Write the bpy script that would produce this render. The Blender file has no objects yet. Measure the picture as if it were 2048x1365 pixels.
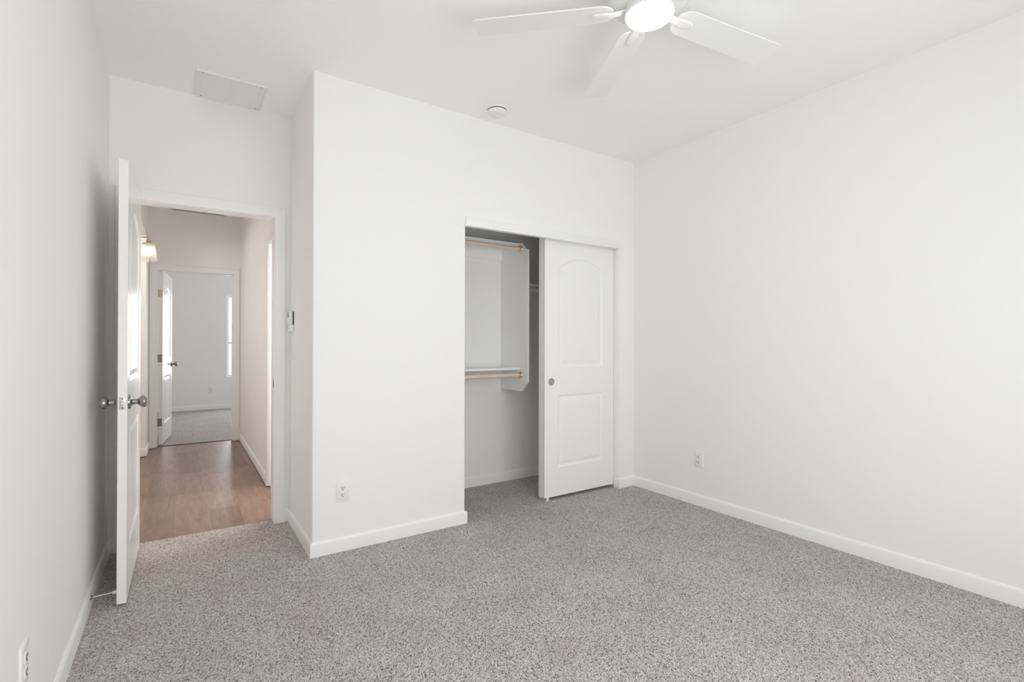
import bpy, bmesh, math, random
from mathutils import Vector, Matrix
random.seed(7)
C = bpy.context.scene
PI = math.pi
W_PX, H_PX = 2048.0, 1365.0

# ------------------------------------------------------------------ camera
F_PX = 992.36
cam = bpy.data.objects.new('camera', bpy.data.cameras.new('camera'))
C.collection.objects.link(cam)
cam.data.sensor_fit = 'HORIZONTAL'
cam.data.sensor_width = 36.0
cam.data.lens = F_PX / W_PX * 36.0
cam.data.clip_start = 0.02
yaw, pit, rol = 0.5885, 0.0041, 0.0021
fw = Vector((math.sin(yaw) * math.cos(pit), math.cos(yaw) * math.cos(pit), math.sin(pit)))
r0 = Vector((math.cos(yaw), -math.sin(yaw), 0)); u0 = r0.cross(fw)
rr = math.cos(rol) * r0 + math.sin(rol) * u0
uu = -math.sin(rol) * r0 + math.cos(rol) * u0
cm = Matrix((rr, uu, -fw)).transposed().to_4x4()
cm.translation = Vector((-0.617, -2.9454, 1.2081))
cam.matrix_world = cm
C.camera = cam

# ------------------------------------------------------------------ exposure / world
C.view_settings.view_transform = 'Standard'
C.view_settings.look = 'None'
C.view_settings.gamma = 1.0
C.view_settings.exposure = 0.13
C.view_settings.use_curve_mapping = False
C.cycles.max_bounces = 16
C.cycles.diffuse_bounces = 12
C.cycles.glossy_bounces = 6
C.cycles.transparent_max_bounces = 16
C.cycles.caustics_reflective = False
C.cycles.caustics_refractive = False
C.cycles.sample_clamp_indirect = 6.0

P_BACK, P_GND, P_BED, P_PASS, P_SIDE, E_FAN, E_BULB, P_SKY = 36.5, 4.0, 38.0, 17.5, 42.0, 28.0, 14.0, 1.3
wd = bpy.data.worlds.new('sky'); C.world = wd; wd.use_nodes = True
bg = wd.node_tree.nodes['Background']
bg.inputs[0].default_value = (0.95, 0.97, 1.0, 1); bg.inputs[1].default_value = P_SKY

def area(name, loc, rot, sx, sy, power, col, spread=None):
    d = bpy.data.lights.new(name, 'AREA'); d.shape = 'RECTANGLE'; d.size = sx; d.size_y = sy
    d.energy = power; d.color = col
    if spread: d.spread = spread
    o = bpy.data.objects.new(name, d); C.collection.objects.link(o)
    o.location = loc; o.rotation_euler = rot
    return o
def point(name, loc, power, col, rad):
    d = bpy.data.lights.new(name, 'POINT'); d.energy = power; d.color = col; d.shadow_soft_size = rad
    o = bpy.data.objects.new(name, d); C.collection.objects.link(o); o.location = loc
    return o
# daylight standing in each window opening (one behind the camera, one in the far bedroom) plus the side room's lamp and an added unseen lamp that brightens the hallway
area('daylight_back', (0.50, -3.60, 1.22), (PI / 2, 0, 0), 2.45, 1.70, P_BACK, (0.952, 0.970, 1.0))
area('ground_fill_back', (0.50, -3.80, 0.75), (PI / 2 + 0.85, 0, 0), 2.45, 0.9, P_GND, (1.0, 0.97, 0.93))  # added lamp standing for ground bounce, tilted up to brighten the ceiling
area('daylight_bedroom', (0.96, 7.69, 1.32), (-PI / 2, 0, 0), 1.65, 1.45, P_BED, (0.98, 0.975, 0.99))
point('hall_fill_light', (-1.7, 2.9, 2.3), P_PASS, (1.0, 0.94, 0.88), 0.12)  # added fill light, no fixture of the passage; lifts the dim hallway
point('side_room_lamp', (1.0, 1.5, 2.3), P_SIDE, (1.0, 0.95, 0.88), 0.12)
# ------------------------------------------------------------------ sizes
CE = 2.743; XR = 2.599; XL = -0.963; YD = 0.703; YB = -3.45
CLB = 0.712                       # closet back wall
OPL, OPR = 0.972, 2.425           # closet opening
JL, JR, JT = -0.868, -0.098, 2.047   # entry door opening
FJL, FJR, FJT = -0.848, -0.084, 2.041  # far door opening
HX0, HX1, HY1 = -0.924, 0.0, 4.04    # hall
R2B = 7.53

# ------------------------------------------------------------------ materials
def lin(c): return tuple((x / 12.92 if x <= 0.04045 else ((x + 0.055) / 1.055) ** 2.4) for x in [v / 255.0 for v in c])
def mat(name, rgb, rough=0.5, metal=0.0, spec=0.5, emit=None, estr=0.0):
    m = bpy.data.materials.new(name); m.use_nodes = True
    b = m.node_tree.nodes['Principled BSDF']
    b.inputs['Base Color'].default_value = (*rgb, 1); b.inputs['Roughness'].default_value = rough
    b.inputs['Metallic'].default_value = metal; b.inputs['Specular IOR Level'].default_value = spec
    if emit:
        b.inputs['Emission Color'].default_value = (*emit, 1); b.inputs['Emission Strength'].default_value = estr
    return m
def nd(m, t, **kw):
    n = m.node_tree.nodes.new(t)
    for k, v in kw.items(): setattr(n, k, v)
    return n
def lk(m, a, b): m.node_tree.links.new(a, b)
def objcoord(m):
    return nd(m, 'ShaderNodeTexCoord').outputs['Object']
def bumpy(m, scale, dist, strength=0.3, detail=2.0):
    b = m.node_tree.nodes['Principled BSDF']
    n = nd(m, 'ShaderNodeTexNoise'); n.inputs['Scale'].default_value = scale; n.inputs['Detail'].default_value = detail
    lk(m, objcoord(m), n.inputs['Vector'])
    bp = nd(m, 'ShaderNodeBump'); bp.inputs['Distance'].default_value = dist; bp.inputs['Strength'].default_value = strength
    lk(m, n.outputs['Fac'], bp.inputs['Height']); lk(m, bp.outputs['Normal'], b.inputs['Normal'])
    return m
M = {}
M['wall'] = bumpy(mat('wall_paint', (0.872, 0.868, 0.863), 0.62, spec=0.3), 55, 0.0012, 0.22)
M['ceiling'] = bumpy(mat('ceiling_paint', (0.925, 0.922, 0.917), 0.85, spec=0.2), 45, 0.0015, 0.25)
M['trim'] = mat('white_trim_paint', (0.875, 0.872, 0.868), 0.32)
M['door'] = mat('white_door_paint', (0.875, 0.872, 0.868), 0.24)
M['melamine'] = mat('white_melamine', (0.88, 0.878, 0.872), 0.4)
M['plastic'] = mat('white_plastic', (0.82, 0.82, 0.81), 0.35)
M['fan'] = mat('white_enamel', (0.84, 0.84, 0.83), 0.35)
M['dark'] = mat('dark_slot', (0.03, 0.03, 0.03), 0.6)
M['gap'] = mat('grey_plastic', (0.10, 0.10, 0.10), 0.5)
M['nickel'] = mat('satin_nickel', (0.36, 0.345, 0.33), 0.24, 1.0)
M['pull'] = mat('dull_nickel', (0.42, 0.40, 0.39), 0.5, 0.6)
M['plate'] = mat('brushed_plate', (0.66, 0.655, 0.66), 0.42, 0.85)
M['dnickel'] = mat('brushed_bronze_nickel', (0.30, 0.26, 0.25), 0.35, 1.0)
M['brass'] = mat('polished_brass', (0.80, 0.66, 0.38), 0.18, 1.0)
M['ant'] = mat('pale_brass', (0.62, 0.50, 0.36), 0.3, 1.0)
M['rubber'] = mat('white_rubber', (0.78, 0.76, 0.78), 0.6)
M['dark_rubber'] = mat('dark_rubber', (0.10, 0.10, 0.10), 0.6)
M['vent'] = mat('white_vent_enamel', (0.80, 0.80, 0.79), 0.4)
M['lens'] = mat('fan_lens', (0.9, 0.9, 0.88), 0.4, emit=(1.0, 0.95, 0.88), estr=E_FAN)
M['bulb'] = mat('bulb_glow', (0.9, 0.9, 0.85), 0.4, emit=(1.0, 0.88, 0.74), estr=E_BULB)

def wood_rod():
    m = mat('pine_rod', (0.62, 0.44, 0.30), 0.45)
    b = m.node_tree.nodes['Principled BSDF']
    mp = nd(m, 'ShaderNodeMapping'); mp.inputs['Scale'].default_value = (1.5, 40, 40)
    n = nd(m, 'ShaderNodeTexNoise'); n.inputs['Scale'].default_value = 3; n.inputs['Detail'].default_value = 5
    r = nd(m, 'ShaderNodeValToRGB')
    r.color_ramp.elements[0].position = 0.3; r.color_ramp.elements[0].color = (0.70, 0.52, 0.39, 1)
    r.color_ramp.elements[1].position = 0.75; r.color_ramp.elements[1].color = (0.82, 0.68, 0.56, 1)
    lk(m, objcoord(m), mp.inputs['Vector']); lk(m, mp.outputs[0], n.inputs['Vector'])
    lk(m, n.outputs['Fac'], r.inputs['Fac']); lk(m, r.outputs['Color'], b.inputs['Base Color'])
    return m
M['pine'] = wood_rod()

def carpet():
    m = mat('speckled_carpet', (0.35, 0.32, 0.30), 0.95, spec=0.1)
    b = m.node_tree.nodes['Principled BSDF']; co = objcoord(m)
    v = nd(m, 'ShaderNodeTexVoronoi', feature='F1'); v.inputs['Scale'].default_value = 350; v.inputs['Randomness'].default_value = 1.0
    wn = nd(m, 'ShaderNodeTexNoise'); wn.inputs['Scale'].default_value = 160; wn.inputs['Detail'].default_value = 2
    mixv = nd(m, 'ShaderNodeMixRGB', blend_type='LINEAR_LIGHT'); mixv.inputs['Fac'].default_value = 0.0022
    rot = nd(m, 'ShaderNodeMapping'); rot.inputs['Rotation'].default_value = (0, 0, 0.5885); lk(m, co, rot.inputs['Vector'])
    lay = nd(m, 'ShaderNodeMapping'); lay.inputs['Scale'].default_value = (1.0, 0.52, 1.0); lk(m, rot.outputs[0], lay.inputs['Vector'])
    lk(m, lay.outputs[0], mixv.inputs['Color1']); lk(m, wn.outputs['Color'], mixv.inputs['Color2']); lk(m, co, wn.inputs['Vector'])
    lk(m, mixv.outputs[0], v.inputs['Vector'])
    sep = nd(m, 'ShaderNodeSeparateColor'); lk(m, v.outputs['Color'], sep.inputs['Color'])
    r = nd(m, 'ShaderNodeValToRGB'); e = r.color_ramp.elements
    e[0].position = 0.0; e[0].color = (0.13, 0.112, 0.103, 1)
    e[1].position = 1.0; e[1].color = (0.90, 0.86, 0.84, 1)
    for p, c in ((0.12, (0.24, 0.212, 0.198)), (0.26, (0.50, 0.468, 0.448)), (0.72, (0.66, 0.622, 0.60))):
        x = e.new(p); x.color = (*c, 1)
    lk(m, sep.outputs[0], r.inputs['Fac'])
    # shade between tufts
    rr2 = nd(m, 'ShaderNodeMapRange'); rr2.inputs['From Min'].default_value = 0.2; rr2.inputs['From Max'].default_value = 0.75
    rr2.inputs['To Min'].default_value = 1.0; rr2.inputs['To Max'].default_value = 0.72
    lk(m, v.outputs['Distance'], rr2.inputs['Value'])
    mul = nd(m, 'ShaderNodeMixRGB', blend_type='MULTIPLY'); mul.inputs['Fac'].default_value = 1
    lk(m, r.outputs['Color'], mul.inputs['Color1']); lk(m, rr2.outputs[0], mul.inputs['Color2'])
    # fibre grain
    g = nd(m, 'ShaderNodeTexNoise'); g.inputs['Scale'].default_value = 600; g.inputs['Detail'].default_value = 2; lk(m, lay.outputs[0], g.inputs['Vector'])
    gr = nd(m, 'ShaderNodeMapRange'); gr.inputs['From Min'].default_value = 0.3; gr.inputs['From Max'].default_value = 0.7
    gr.inputs['To Min'].default_value = 0.72; gr.inputs['To Max'].default_value = 1.3; lk(m, g.outputs['Fac'], gr.inputs['Value'])
    mul2 = nd(m, 'ShaderNodeMixRGB', blend_type='MULTIPLY'); mul2.inputs['Fac'].default_value = 1
    lk(m, mul.outputs[0], mul2.inputs['Color1']); lk(m, gr.outputs[0], mul2.inputs['Color2'])
    # broad pile lay / tint
    t = nd(m, 'ShaderNodeTexNoise'); t.inputs['Scale'].default_value = 3.2; t.inputs['Detail'].default_value = 3; lk(m, co, t.inputs['Vector'])
    tr = nd(m, 'ShaderNodeValToRGB'); te = tr.color_ramp.elements
    te[0].position = 0.36; te[0].color = (0.965, 0.915, 0.91, 1); te[1].position = 0.64; te[1].color = (1.02, 1.025, 1.01, 1)
    lk(m, t.outputs['Fac'], tr.inputs['Fac'])
    mul3 = nd(m, 'ShaderNodeMixRGB', blend_type='MULTIPLY'); mul3.inputs['Fac'].default_value = 1
    lk(m, mul2.outputs[0], mul3.inputs['Color1']); lk(m, tr.outputs[0], mul3.inputs['Color2'])
    lk(m, mul3.outputs[0], b.inputs['Base Color'])
    bp = nd(m, 'ShaderNodeBump', invert=True); bp.inputs['Distance'].default_value = 0.004; bp.inputs['Strength'].default_value = 0.6
    lk(m, v.outputs['Distance'], bp.inputs['Height']); lk(m, bp.outputs['Normal'], b.inputs['Normal'])
    return m
M['carpet'] = carpet()

def planks():
    m = mat('wood_plank_floor', (0.3, 0.2, 0.14), 0.33)
    b = m.node_tree.nodes['Principled BSDF']; co = objcoord(m)
    sep = nd(m, 'ShaderNodeSeparateXYZ'); lk(m, co, sep.inputs[0])
    # brick rows run along world y: swap axes
    cmb = nd(m, 'ShaderNodeCombineXYZ')
    ax = nd(m, 'ShaderNodeMath', operation='ADD'); ax.inputs[1].default_value = 0.766; lk(m, sep.outputs[1], ax.inputs[0])
    ay = nd(m, 'ShaderNodeMath', operation='ADD'); ay.inputs[1].default_value = 4.377; lk(m, sep.outputs[0], ay.inputs[0])
    lk(m, ax.outputs[0], cmb.inputs[0]); lk(m, ay.outputs[0], cmb.inputs[1])
    br = nd(m, 'ShaderNodeTexBrick'); br.offset = 0.14; br.offset_frequency = 2; br.squash = 1.0
    br.inputs['Scale'].default_value = 1; br.inputs['Brick Width'].default_value = 1.1; br.inputs['Row Height'].default_value = 0.1965
    br.inputs['Mortar Size'].default_value = 0.0016; br.inputs['Mortar Smooth'].default_value = 0.2; br.inputs['Bias'].default_value = 0
    br.inputs['Color1'].default_value = (0.200, 0.130, 0.098, 1); br.inputs['Color2'].default_value = (0.285, 0.192, 0.150, 1)
    br.inputs['Mortar'].default_value = (0.34, 0.245, 0.185, 1)
    lk(m, cmb.outputs[0], br.inputs['Vector'])
    mp = nd(m, 'ShaderNodeMapping'); mp.inputs['Scale'].default_value = (14, 1.6, 1); lk(m, co, mp.inputs['Vector'])
    n = nd(m, 'ShaderNodeTexNoise'); n.inputs['Scale'].default_value = 2.2; n.inputs['Detail'].default_value = 7; n.inputs['Roughness'].default_value = 0.62
    n.inputs['Distortion'].default_value = 0.8
    lk(m, mp.outputs[0], n.inputs['Vector'])
    r = nd(m, 'ShaderNodeValToRGB'); e = r.color_ramp.elements
    e[0].position = 0.28; e[0].color = (0.60, 0.53, 0.49, 1); e[1].position = 0.66; e[1].color = (1.12, 1.10, 1.08, 1)
    lk(m, n.outputs['Fac'], r.inputs['Fac'])
    # knots
    k = nd(m, 'ShaderNodeTexNoise'); k.inputs['Scale'].default_value = 9; k.inputs['Detail'].default_value = 3; lk(m, co, k.inputs['Vector'])
    kr = nd(m, 'ShaderNodeValToRGB'); ke = kr.color_ramp.elements
    ke[0].position = 0.30; ke[0].color = (0.66, 0.60, 0.57, 1); ke[1].position = 0.42; ke[1].color = (1, 1, 1, 1)
    lk(m, k.outputs['Fac'], kr.inputs['Fac'])
    m1 = nd(m, 'ShaderNodeMixRGB', blend_type='MULTIPLY'); m1.inputs['Fac'].default_value = 0.85
    lk(m, br.outputs['Color'], m1.inputs['Color1']); lk(m, r.outputs['Color'], m1.inputs['Color2'])
    m2 = nd(m, 'ShaderNodeMixRGB', blend_type='MULTIPLY'); m2.inputs['Fac'].default_value = 0.7
    lk(m, m1.outputs[0], m2.inputs['Color1']); lk(m, kr.outputs['Color'], m2.inputs['Color2'])
    lk(m, m2.outputs[0], b.inputs['Base Color'])
    bp = nd(m, 'ShaderNodeBump', invert=True); bp.inputs['Distance'].default_value = 0.001; bp.inputs['Strength'].default_value = 0.5
    lk(m, br.outputs['Fac'], bp.inputs['Height']); lk(m, bp.outputs['Normal'], b.inputs['Normal'])
    return m
M['planks'] = planks()

def glass(name, tint, gl, rough=0.02):
    m = bpy.data.materials.new(name); m.use_nodes = True; nt = m.node_tree
    nt.nodes.remove(nt.nodes['Principled BSDF']); out = nt.nodes['Material Output']
    tr = nd(m, 'ShaderNodeBsdfTransparent'); tr.inputs[0].default_value = (*tint, 1)
    g = nd(m, 'ShaderNodeBsdfGlossy'); g.inputs['Roughness'].default_value = rough
    lw = nd(m, 'ShaderNodeLayerWeight'); lw.inputs[0].default_value = 0.5
    pw = nd(m, 'ShaderNodeMath', operation='POWER'); pw.inputs[1].default_value = 5; lk(m, lw.outputs['Facing'], pw.inputs[0])
    ad = nd(m, 'ShaderNodeMath', operation='MULTIPLY_ADD'); ad.inputs[1].default_value = 0.6; ad.inputs[2].default_value = 0.03 + gl; lk(m, pw.outputs[0], ad.inputs[0])
    mx = nd(m, 'ShaderNodeMixShader'); lk(m, ad.outputs[0], mx.inputs[0]); lk(m, tr.outputs[0], mx.inputs[1]); lk(m, g.outputs[0], mx.inputs[2])
    lk(m, mx.outputs[0], out.inputs['Surface'])
    return m
M['glass'] = glass('window_glass', (0.97, 0.98, 0.97), 0.0)
def frosted():
    m = bpy.data.materials.new('ribbed_glass'); m.use_nodes = True; nt = m.node_tree
    nt.nodes.remove(nt.nodes['Principled BSDF']); out = nt.nodes['Material Output']
    tr = nd(m, 'ShaderNodeBsdfTransparent'); tr.inputs[0].default_value = (0.95, 0.94, 0.92, 1)
    tl = nd(m, 'ShaderNodeBsdfTranslucent'); tl.inputs[0].default_value = (0.95, 0.93, 0.9, 1)
    df = nd(m, 'ShaderNodeBsdfGlossy'); df.inputs['Roughness'].default_value = 0.1
    a = nd(m, 'ShaderNodeMixShader'); a.inputs[0].default_value = 0.15; lk(m, tr.outputs[0], a.inputs[1]); lk(m, tl.outputs[0], a.inputs[2])
    b = nd(m, 'ShaderNodeMixShader'); b.inputs[0].default_value = 0.12; lk(m, a.outputs[0], b.inputs[1]); lk(m, df.outputs[0], b.inputs[2])
    lk(m, b.outputs[0], out.inputs['Surface'])
    return m
M['shade'] = frosted()

# ------------------------------------------------------------------ mesh helpers
def link(name, bm, mats, parent=None, smooth=False):
    bmesh.ops.recalc_face_normals(bm, faces=bm.faces)
    me = bpy.data.meshes.new(name); bm.to_mesh(me); bm.free()
    for m in (mats if isinstance(mats, (list, tuple)) else [mats]): me.materials.append(m)
    if smooth:
        for p in me.polygons: p.use_smooth = True
        me.set_sharp_from_angle(angle=math.radians(35))
    o = bpy.data.objects.new(name, me); C.collection.objects.link(o)
    if parent: o.parent = parent
    return o
def struct(o, label=None, cat=None):
    o['kind'] = 'structure'
    if label: o['label'] = label
    if cat: o['category'] = cat
    return o
def tag(o, label, cat, group=None):
    o['label'] = label; o['category'] = cat
    if group: o['group'] = group
    return o
def empty(name, loc, rz=0):
    o = bpy.data.objects.new(name, None); C.collection.objects.link(o)
    o.location = loc; o.rotation_euler = (0, 0, rz); o.empty_display_size = 0.05
    return o
def box(bm, lo, hi, bev=0.0, seg=2, mi=0, edges=None):
    vs = [bm.verts.new((x, y, z)) for z in (lo[2], hi[2]) for y in (lo[1], hi[1]) for x in (lo[0], hi[0])]
    idx = [(0, 2, 3, 1), (4, 5, 7, 6), (0, 1, 5, 4), (2, 6, 7, 3), (0, 4, 6, 2), (1, 3, 7, 5)]
    fs = [bm.faces.new([vs[i] for i in q]) for q in idx]
    for f in fs: f.material_index = mi
    if bev:
        es = list({e for f in fs for e in f.edges})
        if edges: es = [e for e in es if edges((e.verts[0].co + e.verts[1].co) / 2, (e.verts[1].co - e.verts[0].co).normalized())]
        r = bmesh.ops.bevel(bm, geom=es, offset=bev, segments=seg, profile=0.5, affect='EDGES', clamp_overlap=True)
        for f in r['faces']: f.material_index = mi
    return vs
def offset_poly(pts, d, closed):
    n = len(pts); out = []
    for i in range(n):
        p = Vector(pts[i])
        a = Vector(pts[i - 1]) if (closed or i > 0) else None
        b = Vector(pts[(i + 1) % n]) if (closed or i < n - 1) else None
        def nrm(u, v):
            t = (v - u).normalized(); return Vector((-t.y, t.x))
        if a is None: out.append(p + nrm(p, b) * d)
        elif b is None: out.append(p + nrm(a, p) * d)
        else:
            n1, n2 = nrm(a, p), nrm(p, b); s = n1 + n2
            k = s.length_squared
            out.append(p + s * (2 * d / k) if k > 1e-6 else p + n1 * d)
    return out
def sweep(bm, pts, prof, fmap, closed=False, mi=0):
    """prof: list of (offset, height); offset to the left of the path. fmap(u, v, h) -> xyz"""
    rows = []
    for d, h in prof:
        rows.append([bm.verts.new(fmap(q.x, q.y, h)) for q in offset_poly(pts, d, closed)])
    n = len(pts); m = len(prof)
    for j in range(m):
        A, B = rows[j], rows[(j + 1) % m]
        for i in range(n if closed else n - 1):
            k = (i + 1) % n
            bm.faces.new([A[i], A[k], B[k], B[i]]).material_index = mi
    if not closed:
        bm.faces.new([r[0] for r in rows]); bm.faces.new([r[-1] for r in reversed(rows)])
def lathe(bm, prof, seg=32, mat4=None, mi=0, cap=True):
    """prof: list of (r, z)"""
    mat4 = mat4 or Matrix.Identity(4)
    rows = []
    for r, z in prof:
        if r < 1e-6: rows.append([bm.verts.new(mat4 @ Vector((0, 0, z)))])
        else: rows.append([bm.verts.new(mat4 @ Vector((r * math.cos(2 * PI * i / seg), r * math.sin(2 * PI * i / seg), z))) for i in range(seg)])
    for A, B in zip(rows, rows[1:]):
        for i in range(seg):
            k = (i + 1) % seg
            if len(A) == 1 and len(B) == 1: continue
            if len(A) == 1: f = bm.faces.new([A[0], B[i], B[k]])
            elif len(B) == 1: f = bm.faces.new([A[i], A[k], B[0]])
            else: f = bm.faces.new([A[i], A[k], B[k], B[i]])
            f.material_index = mi
    if cap:
        for R in (rows[0], rows[-1]):
            if len(R) > 1: bm.faces.new(R).material_index = mi
def axis(p, d):
    """matrix with local z along d at p"""
    return Matrix.Translation(Vector(p)) @ Vector((0, 0, 1)).rotation_difference(Vector(d).normalized()).to_matrix().to_4x4()
def tube(bm, p0, p1, r, seg=16, mi=0):
    L = (Vector(p1) - Vector(p0)).length
    lathe(bm, [(r, 0), (r, L)], seg, axis(p0, Vector(p1) - Vector(p0)), mi)

# ------------------------------------------------------------------ shell
def wallobj(name, boxes, label, bevs=()):
    bm = bmesh.new()
    for i, b in enumerate(boxes):
        ed = dict(bevs).get(i)
        if ed: box(bm, b[0], b[1], 0.010, 4, 0, ed)
        else: box(bm, b[0], b[1])
    return struct(link(name, bm, M['wall'], smooth=bool(bevs)), label, 'wall')
bm = bmesh.new(); box(bm, (XL - 0.12, YB - 0.12, -0.05), (XR + 0.12, 0.775, 0))
struct(link('floor', bm, M['carpet']), 'speckled grey beige carpet of the bedroom and closet', 'floor')
bm = bmesh.new(); box(bm, (-2.4, 0.775, -0.05), (1.8, 4.125, -0.006))
struct(link('floor_hall', bm, M['planks']), 'brown wood plank floor of the hallway', 'floor')
bm = bmesh.new(); box(bm, (-1.75, 4.137, -0.05), (2.4, 7.65, 0))
struct(link('floor_bedroom', bm, M['carpet']), 'speckled carpet of the far bedroom beyond the hallway', 'floor')
bm = bmesh.new(); box(bm, (-2.4, YB - 0.12, CE), (XR + 0.12, 7.65, CE + 0.08))
struct(link('ceiling', bm, M['ceiling']), 'flat white ceiling', 'ceiling')

WX0, WX1, WZ0, WZ1 = -0.75, 1.75, 0.35, 2.10
vert = lambda x, y: (lambda c, d: abs(d.z) > 0.9 and abs(c.x - x) < 1e-3 and abs(c.y - y) < 1e-3)
wallobj('wall_left', [((XL - 0.12, YB, 0), (XL, YD, CE))], 'plain off-white wall beside the open panelled door')
wallobj('wall_right', [((XR, YB, 0), (XR + 0.12, CLB + 0.1, CE))], 'long plain off-white wall with one low outlet')
wallobj('wall_alcove', [((0, 0, 0), (0.114, YD, CE))], 'narrow return wall with the fan control and switch', [(0, vert(0, 0))])
wallobj('wall_closet', [((0.114, 0, 0), (OPL, 0.114, 2.05)), ((0.114, 0, 2.05), (XR, 0.114, CE)), ((OPR, 0, 0), (XR, 0.114, 2.05))],
        'off-white wall around the closet opening', [(0, vert(OPL, 0)), (2, vert(OPR, 0))])
wallobj('wall_closet_back', [((0.114, CLB, 0), (XR, CLB + 0.1, CE))], 'back wall inside the closet')
wallobj('wall_entry', [((XL, YD, 0), (JL - 0.018, YD + 0.114, CE)), ((JR + 0.018, YD, 0), (0, YD + 0.114, CE)), ((JL - 0.018, YD, JT + 0.018), (JR + 0.018, YD + 0.114, CE))],
        'wall around the open doorway to the hallway')
# back wall behind the camera with its window
wallobj('wall_back', [((XL - 0.12, YB - 0.12, 0), (WX0, YB, CE)), ((WX1, YB - 0.12, 0), (XR + 0.12, YB, CE)), ((WX0, YB - 0.12, 0), (WX1, YB, WZ0)), ((WX0, YB - 0.12, WZ1), (WX1, YB, CE))],
        'window wall opposite the closet')
# hall
HO0, HO1, HOZ = 2.15, 3.59, 2.341       # opening in the hall's left wall
SO0, SO1, SOZ = 0.90, 1.665, 2.035      # doorway in the hall's right wall
wallobj('wall_hall_left', [((HX0 - 0.114, YD + 0.114, 0), (HX0, HO0, CE)), ((HX0 - 0.114, HO0, HOZ), (HX0, HO1, CE)), ((HX0 - 0.114, HO1, 0), (HX0, HY1, CE))],
        'hallway wall with a cased opening and the lit sconce')
wallobj('wall_hall_right', [((0, YD + 0.114, 0), (0.114, SO0 - 0.018, CE)), ((0, SO0 - 0.018, SOZ + 0.018), (0.114, SO1 + 0.018, CE)), ((0, SO1 + 0.018, 0), (0.114, HY1, CE))],
        'hallway wall running to the far bedroom door')
wallobj('wall_hall_end', [((-2.4, HY1, 0), (FJL - 0.018, HY1 + 0.114, CE)), ((FJR + 0.018, HY1, 0), (2.4, HY1 + 0.114, CE)), ((FJL - 0.018, HY1, FJT + 0.018), (FJR + 0.018, HY1 + 0.114, CE))],
        'taupe lit wall at the end of the hallway')
wallobj('wall_side_left', [((-2.4, 1.6, 0), (-2.28, HY1, CE)), ((-2.28, 1.6, 0), (HX0 - 0.114, 1.72, CE))], 'walls of the passage off the hallway')
wallobj('wall_side_right', [((1.68, YD + 0.11, 0), (1.8, 2.7, CE)), ((0.114, 2.58, 0), (1.68, 2.7, CE))], 'walls of the lit room off the hallway')
# far bedroom with window
VX0, VX1, VZ0, VZ1 = 0.082, 1.80, 0.578, 2.067
wallobj('wall_bedroom_back', [((-1.75, R2B, 0), (VX0, R2B + 0.12, CE)), ((VX1, R2B, 0), (2.4, R2B + 0.12, CE)), ((VX0, R2B, 0), (VX1, R2B + 0.12, VZ0)), ((VX0, R2B, VZ1), (VX1, R2B + 0.12, CE))],
        'grey lit wall at the back of the far bedroom')
wallobj('wall_bedroom_left', [((-1.75, HY1 + 0.114, 0), (-1.63, R2B, CE))], 'side wall of the far bedroom behind its door')
wallobj('wall_bedroom_right', [((2.28, HY1 + 0.114, 0), (2.4, R2B, CE))], 'side wall of the far bedroom near its window')

# baseboards
BT, BH = 0.012, 0.083
BPROF = [(0, 0), (BT, 0), (BT, BH - 0.016), (BT * 0.8, BH - 0.007), (BT * 0.4, BH - 0.001), (0, BH)]
def baseboard(name, runs, label):
    bm = bmesh.new()
    for pts in runs: sweep(bm, pts, BPROF, lambda u, v, h: (u, v, h))
    return struct(link(name, bm, M['trim'], smooth=True), label, 'baseboard')
# path direction: the room lies on the left of the path
baseboard('baseboard_left', [[(XL, YD), (XL, YB)]], 'white baseboard along the wall behind the open door')
baseboard('baseboard_right', [[(XR, YB), (XR, 0)]], 'white baseboard along the long plain wall')
baseboard('baseboard_closet', [[(OPL, 0.05), (OPL, 0), (0, 0), (0, YD), (JR + 0.067, YD)], [(XR, 0), (OPR, 0), (OPR, 0.05)]], 'white baseboard wrapping the closet wall and alcove corner')
baseboard('baseboard_closet_inside', [[(XR, CLB), (0.114, CLB)]], 'white baseboard on the closet back wall')
baseboard('baseboard_entry', [[(JL - 0.067, YD), (XL, YD)]], 'short white baseboard in the corner behind the door')
baseboard('baseboard_back', [[(XL, YB), (XR, YB)]], 'white baseboard under the window')
baseboard('baseboard_hall_left', [[(HX0, HO0), (HX0, YD + 0.114)], [(FJL - 0.067, HY1), (HX0, HY1), (HX0, HO1), (HX0 - 0.114, HO1)]], 'white baseboard wrapping the hallway corner')
baseboard('baseboard_hall_right', [[(HX1, SO1 + 0.067), (HX1, HY1), (FJR + 0.067, HY1)]], 'white baseboard along the hallway wall')
baseboard('baseboard_bedroom', [[(2.28, R2B), (-1.63, R2B)]], 'white baseboard at the back of the far bedroom')

# door casings and jambs
CPROF = [(0, 0), (0, 0.010), (0.010, 0.014), (0.042, 0.017), (0.060, 0.017), (0.064, 0.012), (0.064, 0)]
def casing(bm, a, b, top, fmap, flip=False):
    pts = [(a - 0.004, 0), (a - 0.004, top + 0.004), (b + 0.004, top + 0.004), (b + 0.004, 0)]
    sweep(bm, pts, CPROF, fmap)
def jamb(bm, a, b, top, y0, y1, swap=False):
    t = 0.018
    for lo, hi in (((a - t, y0, 0), (a, y1, top)), ((b, y0, 0), (b + t, y1, top)), ((a - t, y0, top), (b + t, y1, top + t))):
        if swap: lo, hi = (lo[1], lo[0], lo[2]), (hi[1], hi[0], hi[2])
        box(bm, lo, hi)
def stop(bm, a, b, top, y0, y1, s=0.010):
    box(bm, (a, y0, 0), (a + s, y1, top)); box(bm, (b - s, y0, 0), (b, y1, top)); box(bm, (a + s, y0, top - s), (b - s, y1, top))
bm = bmesh.new()
casing(bm, JL, JR, JT, lambda u, v, h: (u, YD - h, v)); casing(bm, JL, JR, JT, lambda u, v, h: (u, YD + 0.114 + h, v))
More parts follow.
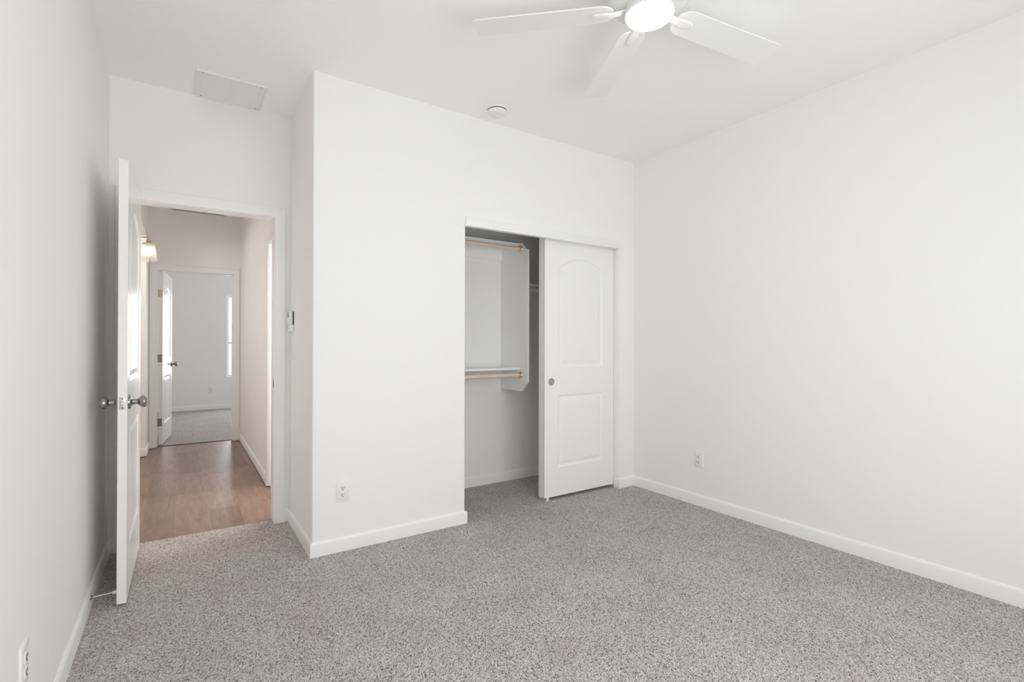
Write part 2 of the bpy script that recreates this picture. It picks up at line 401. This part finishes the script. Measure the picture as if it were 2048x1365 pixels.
jamb(bm, JL, JR, JT, YD, YD + 0.114)
t1 = struct(link('trim_1', bm, M['trim'], smooth=True), 'white casing and jamb around the open bedroom doorway', 'door casing')
bm = bmesh.new(); box(bm, (JR - 0.0015, YD + 0.008, 0.903), (JR, YD + 0.034, 0.960), 0.0006, 1, 0)
box(bm, (JR - 0.002, YD + 0.014, 0.918), (JR - 0.0014, YD + 0.028, 0.945), mi=1)
link('strike_plate', bm, [M['nickel'], M['dark']], t1)
bm = bmesh.new()
casing(bm, FJL, FJR, FJT, lambda u, v, h: (u, HY1 - h, v)); casing(bm, FJL, FJR, FJT, lambda u, v, h: (u, HY1 + 0.114 + h, v))
jamb(bm, FJL, FJR, FJT, HY1, HY1 + 0.114); stop(bm, FJL, FJR, FJT, HY1 + 0.035, HY1 + 0.072, 0.008)
struct(link('trim_2', bm, M['trim'], smooth=True), 'white casing and jamb around the far bedroom doorway', 'door casing')
bm = bmesh.new()
casing(bm, SO0, SO1, SOZ, lambda u, v, h: (-h, u, v)); jamb(bm, SO0, SO1, SOZ, 0, 0.114, True)
struct(link('trim_3', bm, M['trim'], smooth=True), 'white casing of the side doorway in the hallway', 'door casing')
bm = bmesh.new(); box(bm, (OPL - 0.004, -0.016, 1.995), (OPR + 0.004, 0.03, 2.057), 0.002, 2)
box(bm, (OPL, 0.03, 2.03), (OPR, 0.135, 2.05)); box(bm, (OPR - 0.007, 0.014, BH), (OPR, 0.056, 1.995), 0.001, 1)
struct(link('trim_4', bm, M['trim'], smooth=True), 'white fascia board over the closet sliding doors', 'closet trim')
bm = bmesh.new(); box(bm, (FJL, 4.122, -0.006), (FJR, 4.138, 0.001))
struct(link('trim_5', bm, M['gap']), 'dark thin strip where the hallway planks meet the far carpet', 'threshold')

# windows
def window(name, loc, rz, w, z0, z1, label, midz):
    """local x along the wall, local +y towards the outdoors; the room face of the wall is at local y=0"""
    f = 0.035; h = w / 2; ya, yb, yo = 0.045, 0.105, 0.075
    bm = bmesh.new()
    box(bm, (-h, ya, z0), (-h + f, yb, z1)); box(bm, (h - f, ya, z0), (h, yb, z1))
    box(bm, (-h + f, ya, z0), (h - f, yb, z0 + f)); box(bm, (-h + f, ya, z1 - f), (h - f, yb, z1))
    o = struct(link(name, bm, M['trim']), label, 'window'); o.location = (*loc, 0); o.rotation_euler = (0, 0, rz)
    bm = bmesh.new(); box(bm, (-h + f, ya + 0.01, midz - 0.018), (h - f, yb - 0.005, midz + 0.018)); link('meeting_rail', bm, M['trim'], o)
    bm = bmesh.new(); box(bm, (-h + f, yo - 0.003, z0 + f), (h - f, yo + 0.003, midz - 0.018)); link('lower_pane', bm, M['glass'], o)
    bm = bmesh.new(); box(bm, (-h + f, yo - 0.003, midz + 0.018), (h - f, yo + 0.003, z1 - f)); link('upper_pane', bm, M['glass'], o)
    return o
window('window_1', ((VX0 + VX1) / 2, R2B), 0, VX1 - VX0, VZ0, VZ1, 'bright white window of the far bedroom, seen as a narrow slit', 1.20)
window('window_2', ((WX0 + WX1) / 2, YB), PI, WX1 - WX0, WZ0, WZ1, 'wide white window opposite the closet', 1.22)

# ------------------------------------------------------------------ moulded two-panel doors
def panel_outline(x0, x1, z0, z1, rise, n=16):
    pts = [(x0, z0), (x1, z0)]
    if rise <= 0: pts += [(x1, z1), (x0, z1)]
    else:
        for i in range(n + 1):
            t = i / n; x = x1 + (x0 - x1) * t
            pts.append((x, z1 + rise * (0.5 - 0.5 * math.cos(2 * PI * t)) ** 0.5))
    return pts
def door_slab(bm, w, h, t, z0, stile=0.125, both=True):
    """local: x 0..w, y 0..t, z z0..z0+h; moulded face at y=0 (and y=t)"""
    P1 = (stile, w - stile, 0.245, 0.805, 0); P2 = (stile, w - stile, 1.02, 1.80, 0.082)
    prof = [(0, 0), (0.004, 0.003), (0.013, 0.0075), (0.022, 0.0085), (0.032, 0.006), (0.046, 0.0025), (0.050, 0.002)]
    for yy, sgn in ((0, 1), (t, -1)):
        outer = [(0, z0), (w, z0), (w, z0 + h), (0, z0 + h)]
        loops = [[bm.verts.new((x, yy, z)) for x, z in outer]]
        if sgn > 0 or both:
            for P in (P1, P2):
                po = panel_outline(*P); rows = []
                for d, dep in prof:
                    rows.append([bm.verts.new((q.x, yy + sgn * dep, q.y)) for q in offset_poly(po, d, True)])
                n = len(po)
                for A, B in zip(rows, rows[1:]):
                    for i in range(n): bm.faces.new([A[i], A[(i + 1) % n], B[(i + 1) % n], B[i]])
                bm.faces.new(rows[-1]); loops.append(rows[0])
        es = []
        for L in loops:
            for i in range(len(L)):
                a, b = L[i], L[(i + 1) % len(L)]
                es.append(bm.edges.get((a, b)) or bm.edges.new((a, b)))
        if len(loops) == 1: bm.faces.new(loops[0])
        else: bmesh.ops.triangle_fill(bm, use_beauty=True, use_dissolve=False, edges=es, normal=(0, -sgn, 0))
        if yy == 0: front = loops[0]
        else: back = loops[0]
    for i in range(4):
        k = (i + 1) % 4; bm.faces.new([front[i], front[k], back[k], back[i]])
def knob_mesh(bm, p, d):
    m4 = axis(p, d)
    lathe(bm, [(0.0, 0), (0.033, 0), (0.033, 0.004), (0.030, 0.009), (0.020, 0.012), (0.0135, 0.016), (0.012, 0.030), (0.0135, 0.036),
               (0.020, 0.040), (0.0262, 0.047), (0.0285, 0.055), (0.0275, 0.063), (0.022, 0.069), (0.012, 0.0715), (0.0, 0.072)], 32, m4)
def hinge(parent, lx, ly, z, mtl, s=1):
    bm = bmesh.new(); tube(bm, (lx, ly, z - 0.045), (lx, ly, z + 0.045), 0.0065, 12)
    box(bm, (lx - 0.0015, ly, z - 0.044), (lx + 0.0015, ly + s * 0.032, z + 0.044))
    return link('hinge', bm, mtl, parent, True)
def swing_door(name, w, pivot, ang, zb, label, knob_mat, knob_x, kz=0.928):
    """local x runs from hinge to latch; local y=0 is the face on the left of that run"""
    bm = bmesh.new(); door_slab(bm, w, 2.03, 0.035, zb)
    o = struct(link(name, bm, M['door']), label, 'door')
    o.location = (*pivot, 0); o.rotation_euler = (0, 0, ang)
    for d, y in ((-1, 0.0), (1, 0.035)):
        bm = bmesh.new(); knob_mesh(bm, (w - knob_x, y, kz), (0, d, 0)); k = link('door_knob', bm, knob_mat, o, True)
    bm = bmesh.new(); box(bm, (w - 0.0005, 0.006, kz - 0.029), (w + 0.0012, 0.029, kz + 0.029), 0.001, 2)
    lathe(bm, [(0.0085, 0), (0.0085, 0.006), (0.006, 0.010), (0, 0.0105)], 16, axis((w + 0.001, 0.0175, kz), (1, 0, 0)))
    for dz in (-0.021, 0.021): lathe(bm, [(0.0035, 0), (0.0035, 0.0006), (0, 0.0006)], 10, axis((w + 0.001, 0.0175, kz + dz), (1, 0, 0)), 1)
    link('latch_plate', bm, [M['plate'], M['gap']], o, True)
    return o
# entry door: hinge by the left jamb, swung back towards the left wall (run points to -y; its left side faces +x)
D1W = 0.765
d1_ang = -PI / 2 - math.radians(0.45)
d1 = swing_door('door_1', D1W, (-0.8145, 0.695), d1_ang, 0.014, 'white moulded two-panel door standing open by the wall', M['nickel'], 0.062)
# its slab lies on local y 0..0.035; local +y faces +x, so shift to keep the visible face on x=-0.8145
d1.location.x += -0.035 * math.cos(0) ; 
for z in (0.25, 1.05, 1.83): hinge(d1, -0.006, 0.000, z, M['nickel'])
# far bedroom door: opens into that room, hinge by the left jamb (run points to +y; its left side faces -x)
d2 = swing_door('door_2', 0.725, (-0.794, 4.166), PI / 2 - math.radians(6.4), 0.014, 'white moulded door standing open in the far bedroom', M['dnickel'], 0.062)
for z, mt in ((0.27, M['dnickel']), (1.02, M['dnickel']), (1.78, M['ant'])):  # top hinge coloured brass to carry the lamp's reflection; same metal as the others
    bm = bmesh.new(); tube(bm, (-0.005, 0.041, z - 0.045), (-0.005, 0.041, z + 0.045), 0.006, 12)
    box(bm, (-0.0018, 0.004, z - 0.045), (0.0, 0.038, z + 0.045)); link('hinge', bm, mt, d2, True)

# closet sliding doors
def slide_door(name, x0, y0, label, pull):
    bm = bmesh.new(); w = 0.733; door_slab(bm, w, 2.003, 0.034, 0.024, 0.133, both=True)
    o = struct(link(name, bm, M['door']), label, 'door'); o.location = (x0, y0, 0)
    if pull:
        bm = bmesh.new(); m4 = axis((0.064, 0.0, 0.91), (0, -1, 0))
        lathe(bm, [(0.0, 0.0006), (0.022, 0.0006), (0.0245, 0.0008), (0.025, 0.0016), (0.0285, 0.0016), (0.0295, 0.0004), (0.0295, -0.001)], 36, m4, 0, False)
        link('finger_pull', bm, M['pull'], o, True)
    return o
slide_door('door_3', 1.689, 0.060, 'front white sliding closet door with round recessed pull', True)
slide_door('door_4', 1.687, 0.098, 'rear white sliding closet door tucked behind the front one', False)

# ------------------------------------------------------------------ closet fittings
PX = 1.705
t = empty('closet_organizer', (0.9, CLB, 0.812))
def cpart(name, bm, m, p=t, smooth=False):
    o = link(name, bm, m, p, smooth); o.matrix_parent_inverse = Matrix.Translation(p.location).inverted(); return o
bm = bmesh.new(); ya, yb, za, zb, ch = 0.308, CLB, 0.812, 2.031, 0.075
prof = [(yb, za), (ya + ch + 0.012, za), (ya + 0.006, za + ch), (ya, za + ch + 0.012), (ya, zb - ch + 0.012), (ya + 0.006, zb - ch), (ya + ch + 0.012, zb), (yb, zb)]
A = [bm.verts.new((PX, y, z)) for y, z in prof]; B = [bm.verts.new((PX + 0.016, y, z)) for y, z in prof]
bm.faces.new(A); bm.faces.new(B)
for i in range(len(prof)):
    k = (i + 1) % len(prof); bm.faces.new([A[i], A[k], B[k], B[i]])
cpart('side_panel', bm, M['melamine'])
for z in (2.031 - 0.018, 0.989):
    bm = bmesh.new(); box(bm, (0.116, 0.418, z), (PX, CLB, z + 0.017), 0.001, 1); cpart('shelf', bm, M['melamine'])
for z0, z1 in ((1.925, 2.013), (0.905, 0.989)):
    bm = bmesh.new(); box(bm, (0.116, CLB - 0.018, z0), (PX, CLB, z1), 0.001, 1); cpart('cleat', bm, M['melamine'])
for z in (1.983, 0.944):
    bm = bmesh.new(); tube(bm, (0.118, 0.410, z), (PX - 0.001, 0.410, z), 0.0165, 24); cpart('hanging_rod', bm, M['pine'], smooth=True)
    bm = bmesh.new(); lathe(bm, [(0.018, 0.004), (0.0185, 0.016), (0.0205, 0.016), (0.021, 0.004), (0.029, 0.0025), (0.030, 0.0)], 32, axis((PX, 0.410, z), (-1, 0, 0)), 0, False)
    cpart('rod_flange', bm, M['brass'], smooth=True)
tag(t, 'white double-hang closet unit with two pine rods and shelves', 'closet organizer')
t = empty('closet_shelf', (2.16, CLB, 1.59))
bm = bmesh.new(); box(bm, (PX + 0.017, 0.418, 1.686), (XR - 0.001, CLB, 1.703), 0.001, 1); cpart('shelf_board', bm, M['melamine'], t)
bm = bmesh.new(); box(bm, (PX + 0.017, CLB - 0.018, 1.598), (XR - 0.001, CLB, 1.686), 0.001, 1); cpart('cleat', bm, M['melamine'], t)
bm = bmesh.new(); tube(bm, (PX + 0.018, 0.410, 1.651), (XR - 0.002, 0.410, 1.651), 0.0165, 24); cpart('hanging_rod', bm, M['pine'], t, True)
tag(t, 'white closet shelf with one pine rod, mostly hidden behind the sliding doors', 'closet shelf')
bm = bmesh.new(); box(bm, (1.704, 0.052, 0.0), (1.722, 0.138, 0.005), 0.001, 1)
box(bm, (1.702, 0.049, 0.0), (1.724, 0.0585, 0.034), 0.002, 2); box(bm, (1.702, 0.1335, 0.0), (1.724, 0.139, 0.034), 0.002, 2)
tag(link('floor_guide', bm, M['plastic'], None, True), 'small white plastic guide on the carpet under the sliding doors', 'door guide')

# ------------------------------------------------------------------ ceiling fan
FX, FY, ZL, ZB = 0.992, -1.554, 2.563, 2.592
fan = empty('ceiling_fan', (FX, FY, CE))
def fpart(name, bm, m, smooth=True, parent=fan):
    return link(name, bm, m, parent, smooth)
zc = lambda z: z - CE
bm = bmesh.new(); lathe(bm, [(0.0, 0), (0.158, 0), (0.164, -0.006), (0.165, -0.085), (0.163, -0.105), (0.156, -0.122), (0.143, -0.134), (0.125, -0.139), (0.0, -0.139)], 48); fpart('motor_housing', bm, M['fan'])
bm = bmesh.new(); lathe(bm, [(0.0, -0.130), (0.094, -0.130), (0.096, -0.135), (0.096, -0.158), (0.090, -0.164), (0.0, -0.164)], 48); fpart('hub', bm, M['fan'])
bm = bmesh.new(); lathe(bm, [(0.085, -0.160), (0.099, -0.160), (0.101, -0.166), (0.101, -0.174), (0.0965, -0.178), (0.094, -0.178)], 48, None, 0, False); fpart('light_ring', bm, M['fan'])
bm = bmesh.new(); lathe(bm, [(0.0955, -0.170), (0.0955, -0.178), (0.092, -0.184), (0.075, -0.190), (0.045, -0.194), (0.0, -0.196)], 48); fpart('light_lens', bm, M['lens'])
PIT = -0.139
def blade_outline(r0_, r1_, wr, wt, n=10):
    L = []
    cr = wr * 0.40
    for i in range(n + 1):        # rounded root corner, +s side
        a = PI - (PI / 2) * i / n; L.append((r0_ + cr * 1.15 + cr * 1.15 * math.cos(a), wr / 2 - cr + cr * math.sin(a)))
    ct = 0.018
    for i in range(n + 1):        # tip corner
        a = PI / 2 - (PI / 2) * i / n; L.append((r1_ - ct + ct * math.cos(a), wt / 2 - ct + ct * math.sin(a)))
    return L + [(x, -y) for x, y in reversed(L)]
def blade(bm):
    L = blade_outline(0.145, 0.738, 0.130, 0.143)
    for z in (0, 1):
        pass
    bo = [bm.verts.new((x, y * math.cos(PIT), zc(ZB) + y * math.sin(PIT) - 0.003)) for x, y in L]
    to = [bm.verts.new((x, y * math.cos(PIT), zc(ZB) + y * math.sin(PIT) + 0.003)) for x, y in L]
    bm.faces.new(bo); bm.faces.new(to); n = len(L)
    for i in range(n): bm.faces.new([bo[i], bo[(i + 1) % n], to[(i + 1) % n], to[i]])
def arm(bm):
    st = [(0.080, 0.020, 0.000), (0.115, 0.017, -0.004), (0.150, 0.018, -0.008), (0.185, 0.021, -0.008), (0.215, 0.020, -0.007), (0.233, 0.013, -0.006), (0.240, 0.004, -0.005)]
    rows = []
    for r, hw, dz in st:
        rows.append([bm.verts.new((r, s * hw, zc(ZB) + dz + s * hw * math.sin(PIT) * (1 if r > 0.12 else 0.4) + e)) for s, e in ((-1, 0.003), (-0.8, -0.003), (0, -0.006), (0.8, -0.003), (1, 0.003), (0, 0.004))])
    for A, B in zip(rows, rows[1:]):
        for i in range(6): bm.faces.new([A[i], A[(i + 1) % 6], B[(i + 1) % 6], B[i]])
    bm.faces.new(rows[0]); bm.faces.new(rows[-1])
bm = bmesh.new(); blade(bm); b0 = link('blade', bm, M['fan'], fan, True)
bm = bmesh.new(); arm(bm); a0 = link('blade_arm', bm, M['fan'], b0, True)
for k in range(5):
    if k == 0: b, a = b0, a0
    else:
        b = b0.copy(); C.collection.objects.link(b); b.parent = fan
        a = a0.copy(); C.collection.objects.link(a); a.parent = b
    b.rotation_euler = (0, 0, -0.131 + k * 2 * PI / 5)
tag(fan, 'white five-blade ceiling fan with a lit round lens', 'ceiling fan')

# ------------------------------------------------------------------ smoke detector
t = empty('smoke_detector', (1.10, -0.19, CE))
bm = bmesh.new(); lathe(bm, [(0.0, 0), (0.068, 0), (0.069, -0.004), (0.066, -0.010), (0.064, -0.0105), (0.0, -0.0105)], 48); link('base_plate', bm, M['plastic'], t, True)
bm = bmesh.new(); lathe(bm, [(0.0, -0.0105), (0.0605, -0.0105), (0.0605, -0.0165), (0.0, -0.0165)], 48); link('vent_slot', bm, M['gap'], t, True)
bm = bmesh.new(); lathe(bm, [(0.0, -0.016), (0.061, -0.016), (0.0625, -0.019), (0.060, -0.031), (0.050, -0.039), (0.030, -0.0415), (0.0, -0.042)], 48); link('cover', bm, M['plastic'], t, True)
bm = bmesh.new(); lathe(bm, [(0.0, -0.0405), (0.012, -0.0405), (0.011, -0.0435), (0.0, -0.044)], 24); b = link('test_button', bm, M['plastic'], t, True); b.location = (-0.012, 0.012, 0)
tag(t, 'round white smoke detector on the ceiling by the closet wall', 'smoke detector')

# ------------------------------------------------------------------ ceiling registers
t = empty('ceiling_vent', (-0.37, 0.515, CE))
hx, hy = 0.178, 0.172
bm = bmesh.new(); b_ = 0.034
for lo, hi in (((-hx, -hy), (hx, -hy + b_)), ((-hx, hy - b_), (hx, hy)), ((-hx, -hy + b_), (-hx + b_, hy - b_)), ((hx - b_, -hy + b_), (hx, hy - b_))):
    box(bm, (*lo, -0.007), (*hi, 0.0))
box(bm, (-0.008, -hy + b_, -0.007), (0.008, hy - b_, 0))
box(bm, (-hx, -hy - 0.003, -0.011), (hx, -hy + 0.004, 0)); box(bm, (-hx, hy - 0.004, -0.011), (hx, hy + 0.003, 0))
box(bm, (-hx - 0.003, -hy, -0.011), (-hx + 0.004, hy, 0)); box(bm, (hx - 0.004, -hy, -0.011), (hx + 0.003, hy, 0))
link('frame', bm, M['vent'], t)
bm = bmesh.new(); n = 14; step = (2 * hy - 2 * b_) / n
for i in range(n):
    yc = -hy + b_ + step * (i + 0.5)
    for xa, xb in ((-hx + b_, -0.008), (0.008, hx - b_)):
        q = [(yc + 0.55 * step, -0.0072), (yc - 0.62 * step, -0.0012)]
        v = [bm.verts.new((x, y, z + dz)) for x in (xa, xb) for (y, z) in q for dz in (0, 0.0008)]
        for f in ((0, 2, 6, 4), (1, 3, 7, 5), (0, 1, 3, 2), (4, 5, 7, 6), (0, 1, 5, 4), (2, 3, 7, 6)): bm.faces.new([v[i_] for i_ in f])
link('louvers', bm, M['vent'], t)
for sx in (-1, 1):
    for sy in (-1, 1):
        bm = bmesh.new(); lathe(bm, [(0.0, -0.0085), (0.004, -0.0082), (0.0045, -0.007)], 12); s = link('screw', bm, M['gap'], t, True); s.location = (sx * 0.150, sy * 0.158, 0)
tag(t, 'square white louvered vent on the ceiling over the doorway', 'ceiling vent')

t = empty('ceiling_vent', (-0.448, 3.915, CE))
hx, hy = 0.283, 0.085; b_ = 0.026
bm = bmesh.new()
for lo, hi in (((-hx, -hy), (hx, -hy + b_)), ((-hx, hy - b_), (hx, hy)), ((-hx, -hy + b_), (-hx + b_, hy - b_)), ((hx - b_, -hy + b_), (hx, hy - b_))): box(bm, (*lo, -0.010), (*hi, 0.0), 0.001, 1)
link('frame', bm, M['vent'], t)
bm = bmesh.new(); box(bm, (-hx + b_, -hy + b_, -0.001), (hx - b_, hy - b_, 0)); link('backing', bm, M['dark'], t)
bm = bmesh.new()
for i in range(31):
    x = -hx + b_ + (2 * hx - 2 * b_) * (i + 0.5) / 31; box(bm, (x - 0.0032, -hy + b_, -0.009), (x + 0.0032, hy - b_, -0.002))
link('fins', bm, M['vent'], t)
tag(t, 'long white slotted vent on the hallway ceiling', 'ceiling vent')

# ------------------------------------------------------------------ outlets, switch, fan control
def outlet(loc, rz, label):
    """plate in local xz, facing local -y"""
    t = empty('wall_outlet', loc, rz)
    bm = bmesh.new(); box(bm, (-0.036, -0.006, -0.059), (0.036, 0, 0.059), 0.0035, 3, 0, lambda c, d: c.y < -0.003); link('cover_plate', bm, M['plastic'], t, True)
    for dz in (0.0195, -0.0195):
        bm = bmesh.new(); box(bm, (-0.0165, -0.0085, dz - 0.0135), (0.0165, -0.005, dz + 0.0135), 0.004, 3, 0, lambda c, d: abs(d.y) > 0.9)
        box(bm, (-0.0078, -0.0092, dz - 0.0015), (-0.0050, -0.0084, dz + 0.0085), mi=1); box(bm, (0.0050, -0.0092, dz - 0.0005), (0.0074, -0.0084, dz + 0.0075), mi=1)
        lathe(bm, [(0.0032, 0), (0.0032, 0.0008), (0, 0.0008)], 14, axis((0, -0.0084, dz - 0.0075), (0, -1, 0)), 1)
        link('receptacle', bm, [M['plastic'], M['dark']], t, True)
    bm = bmesh.new(); lathe(bm, [(0.0028, 0), (0.0028, 0.0008), (0, 0.0008)], 12, axis((0, -0.006, 0), (0, -1, 0))); link('screw', bm, M['vent'], t, True)
    return tag(t, label, 'outlet', 'white duplex wall outlets')
outlet((0.167, 0, 0.345), 0, 'white wall outlet low between the alcove corner and the closet')
outlet((XR, -0.640, 0.345), -PI / 2, 'white wall outlet low on the long plain wall')
outlet((XL, -1.128, 0.350), PI / 2, 'white wall outlet low on the wall that carries the door stop')
outlet((-0.160, R2B, 0.345), 0, 'white wall outlet on the back wall of the far bedroom')
t = empty('light_switch', (0, 0.563, 1.155), -PI / 2)
bm = bmesh.new(); box(bm, (-0.036, -0.006, -0.059), (0.036, 0, 0.059), 0.0035, 3, 0, lambda c, d: c.y < -0.003); link('cover_plate', bm, M['plastic'], t, True)
bm = bmesh.new(); box(bm, (-0.0165, -0.0085, -0.0335), (0.0165, -0.005, 0.0335), 0.0015, 2); link('rocker', bm, M['plastic'], t, True)
tag(t, 'white rocker light switch below the fan control', 'light switch')
t = empty('fan_control', (0, 0.580, 1.29), -PI / 2)
bm = bmesh.new(); box(bm, (-0.026, -0.006, -0.006), (0.026, 0, 0.122), 0.003, 2); link('gap_shade_plate', bm, M['gap'], t, True)  # dark colour stands for the shaded gap behind the remote
bm = bmesh.new(); box(bm, (-0.028, -0.026, -0.010), (0.028, -0.0005, 0.036), 0.004, 3); link('cradle', bm, M['plastic'], t, True)
bm = bmesh.new(); box(bm, (-0.024, -0.031, 0.036), (0.024, -0.007, 0.126), 0.005, 3); r_ = link('remote', bm, M['plastic'], t, True)
for dz in (0.092, 0.110):
    bm = bmesh.new(); lathe(bm, [(0.0075, 0), (0.0075, 0.0018), (0.006, 0.0026), (0, 0.0026)], 20, axis((0, -0.031, dz), (0, -1, 0))); link('button', bm, M['gap'], r_, True)
tag(t, 'small white fan remote in its cradle on the return wall', 'fan control')

# ------------------------------------------------------------------ door stop
t = empty('door_stop', (XL + BT, -0.035, 0.058))
def dpart(n, bm, m): return link(n, bm, m, t, True)
bm = bmesh.new(); lathe(bm, [(0.0, 0), (0.0095, 0), (0.0085, 0.003), (0.005, 0.008), (0.0035, 0.013), (0, 0.013)], 20, axis((0, 0, 0), (1, 0, 0))); dpart('base_cone', bm, M['nickel'])
bm = bmesh.new(); tube(bm, (0.004, 0, 0), (0.080, 0, 0.002), 0.0034, 12); dpart('rod', bm, M['plate'])
bm = bmesh.new(); lathe(bm, [(0.0, 0), (0.007, 0), (0.008, 0.002), (0.008, 0.013), (0.0065, 0.015), (0, 0.015)], 20, axis((0.078, 0, 0.002), (1, 0, 0.03))); dpart('rubber_tip', bm, M['rubber'])
tag(t, 'thin metal door stop with a white rubber tip on the baseboard', 'door stop')

# ------------------------------------------------------------------ hallway sconce
SX, SY = -0.832, 1.90
t = empty('wall_sconce', (HX0, SY, 2.02)); ox = SX - HX0
bm = bmesh.new(); lathe(bm, [(0.0, 0), (0.055, 0), (0.055, 0.006), (0.048, 0.014), (0.0, 0.016)], 36, axis((0, 0, 0.012), (1, 0, 0))); link('backplate', bm, M['ant'], t, True)
bm = bmesh.new(); tube(bm, (0.01, 0, 0.015), (ox, 0, 0.015), 0.005, 14); tube(bm, (ox, 0, 0.038), (ox, 0, -0.012), 0.006, 14); link('arm', bm, M['ant'], t, True)
bm = bmesh.new(); lathe(bm, [(0, 0.0), (0.014, 0.0), (0.016, -0.012), (0.022, -0.020), (0.040, -0.026), (0.040, -0.030), (0.018, -0.032), (0.018, -0.058), (0, -0.058)], 28, Matrix.Translation((ox, 0, -0.006))); link('socket', bm, M['ant'], t, True)
bm = bmesh.new(); seg = 72; rows = []
for z, r in ((-0.034, 0.039), (-0.06, 0.043), (-0.10, 0.0495), (-0.14, 0.055), (-0.172, 0.0575)):
    rows.append([(z, r + (0.0011 if i % 3 == 0 else 0) ) for i in range(seg)])
O = [[bm.verts.new((ox + r * math.cos(2 * PI * i / seg), r * math.sin(2 * PI * i / seg), z)) for i, (z, r) in enumerate(R)] for R in rows]
for A, B in zip(O, O[1:]):
    for i in range(seg): bm.faces.new([A[i], A[(i + 1) % seg], B[(i + 1) % seg], B[i]])
I = [[bm.verts.new((ox + (r - 0.003) * math.cos(2 * PI * i / seg), (r - 0.003) * math.sin(2 * PI * i / seg), z)) for i in range(seg)] for z, r in ((-0.034, 0.039), (-0.10, 0.0495), (-0.172, 0.0575))]
for A, B in zip(I, I[1:]):
    for i in range(seg): bm.faces.new([A[i], A[(i + 1) % seg], B[(i + 1) % seg], B[i]])
for i in range(seg): bm.faces.new([O[-1][i], O[-1][(i + 1) % seg], I[-1][(i + 1) % seg], I[-1][i]])
link('glass_shade', bm, M['shade'], t, True)
bm = bmesh.new(); lathe(bm, [(0, -0.128), (0.012, -0.126), (0.022, -0.116), (0.0265, -0.102), (0.024, -0.086), (0.016, -0.072), (0.013, -0.064), (0, -0.064)], 24, Matrix.Translation((ox, 0, 0))); link('bulb', bm, M['bulb'], t, True)
tag(t, 'lit brass wall sconce with a clear ribbed glass shade in the hallway', 'wall sconce')
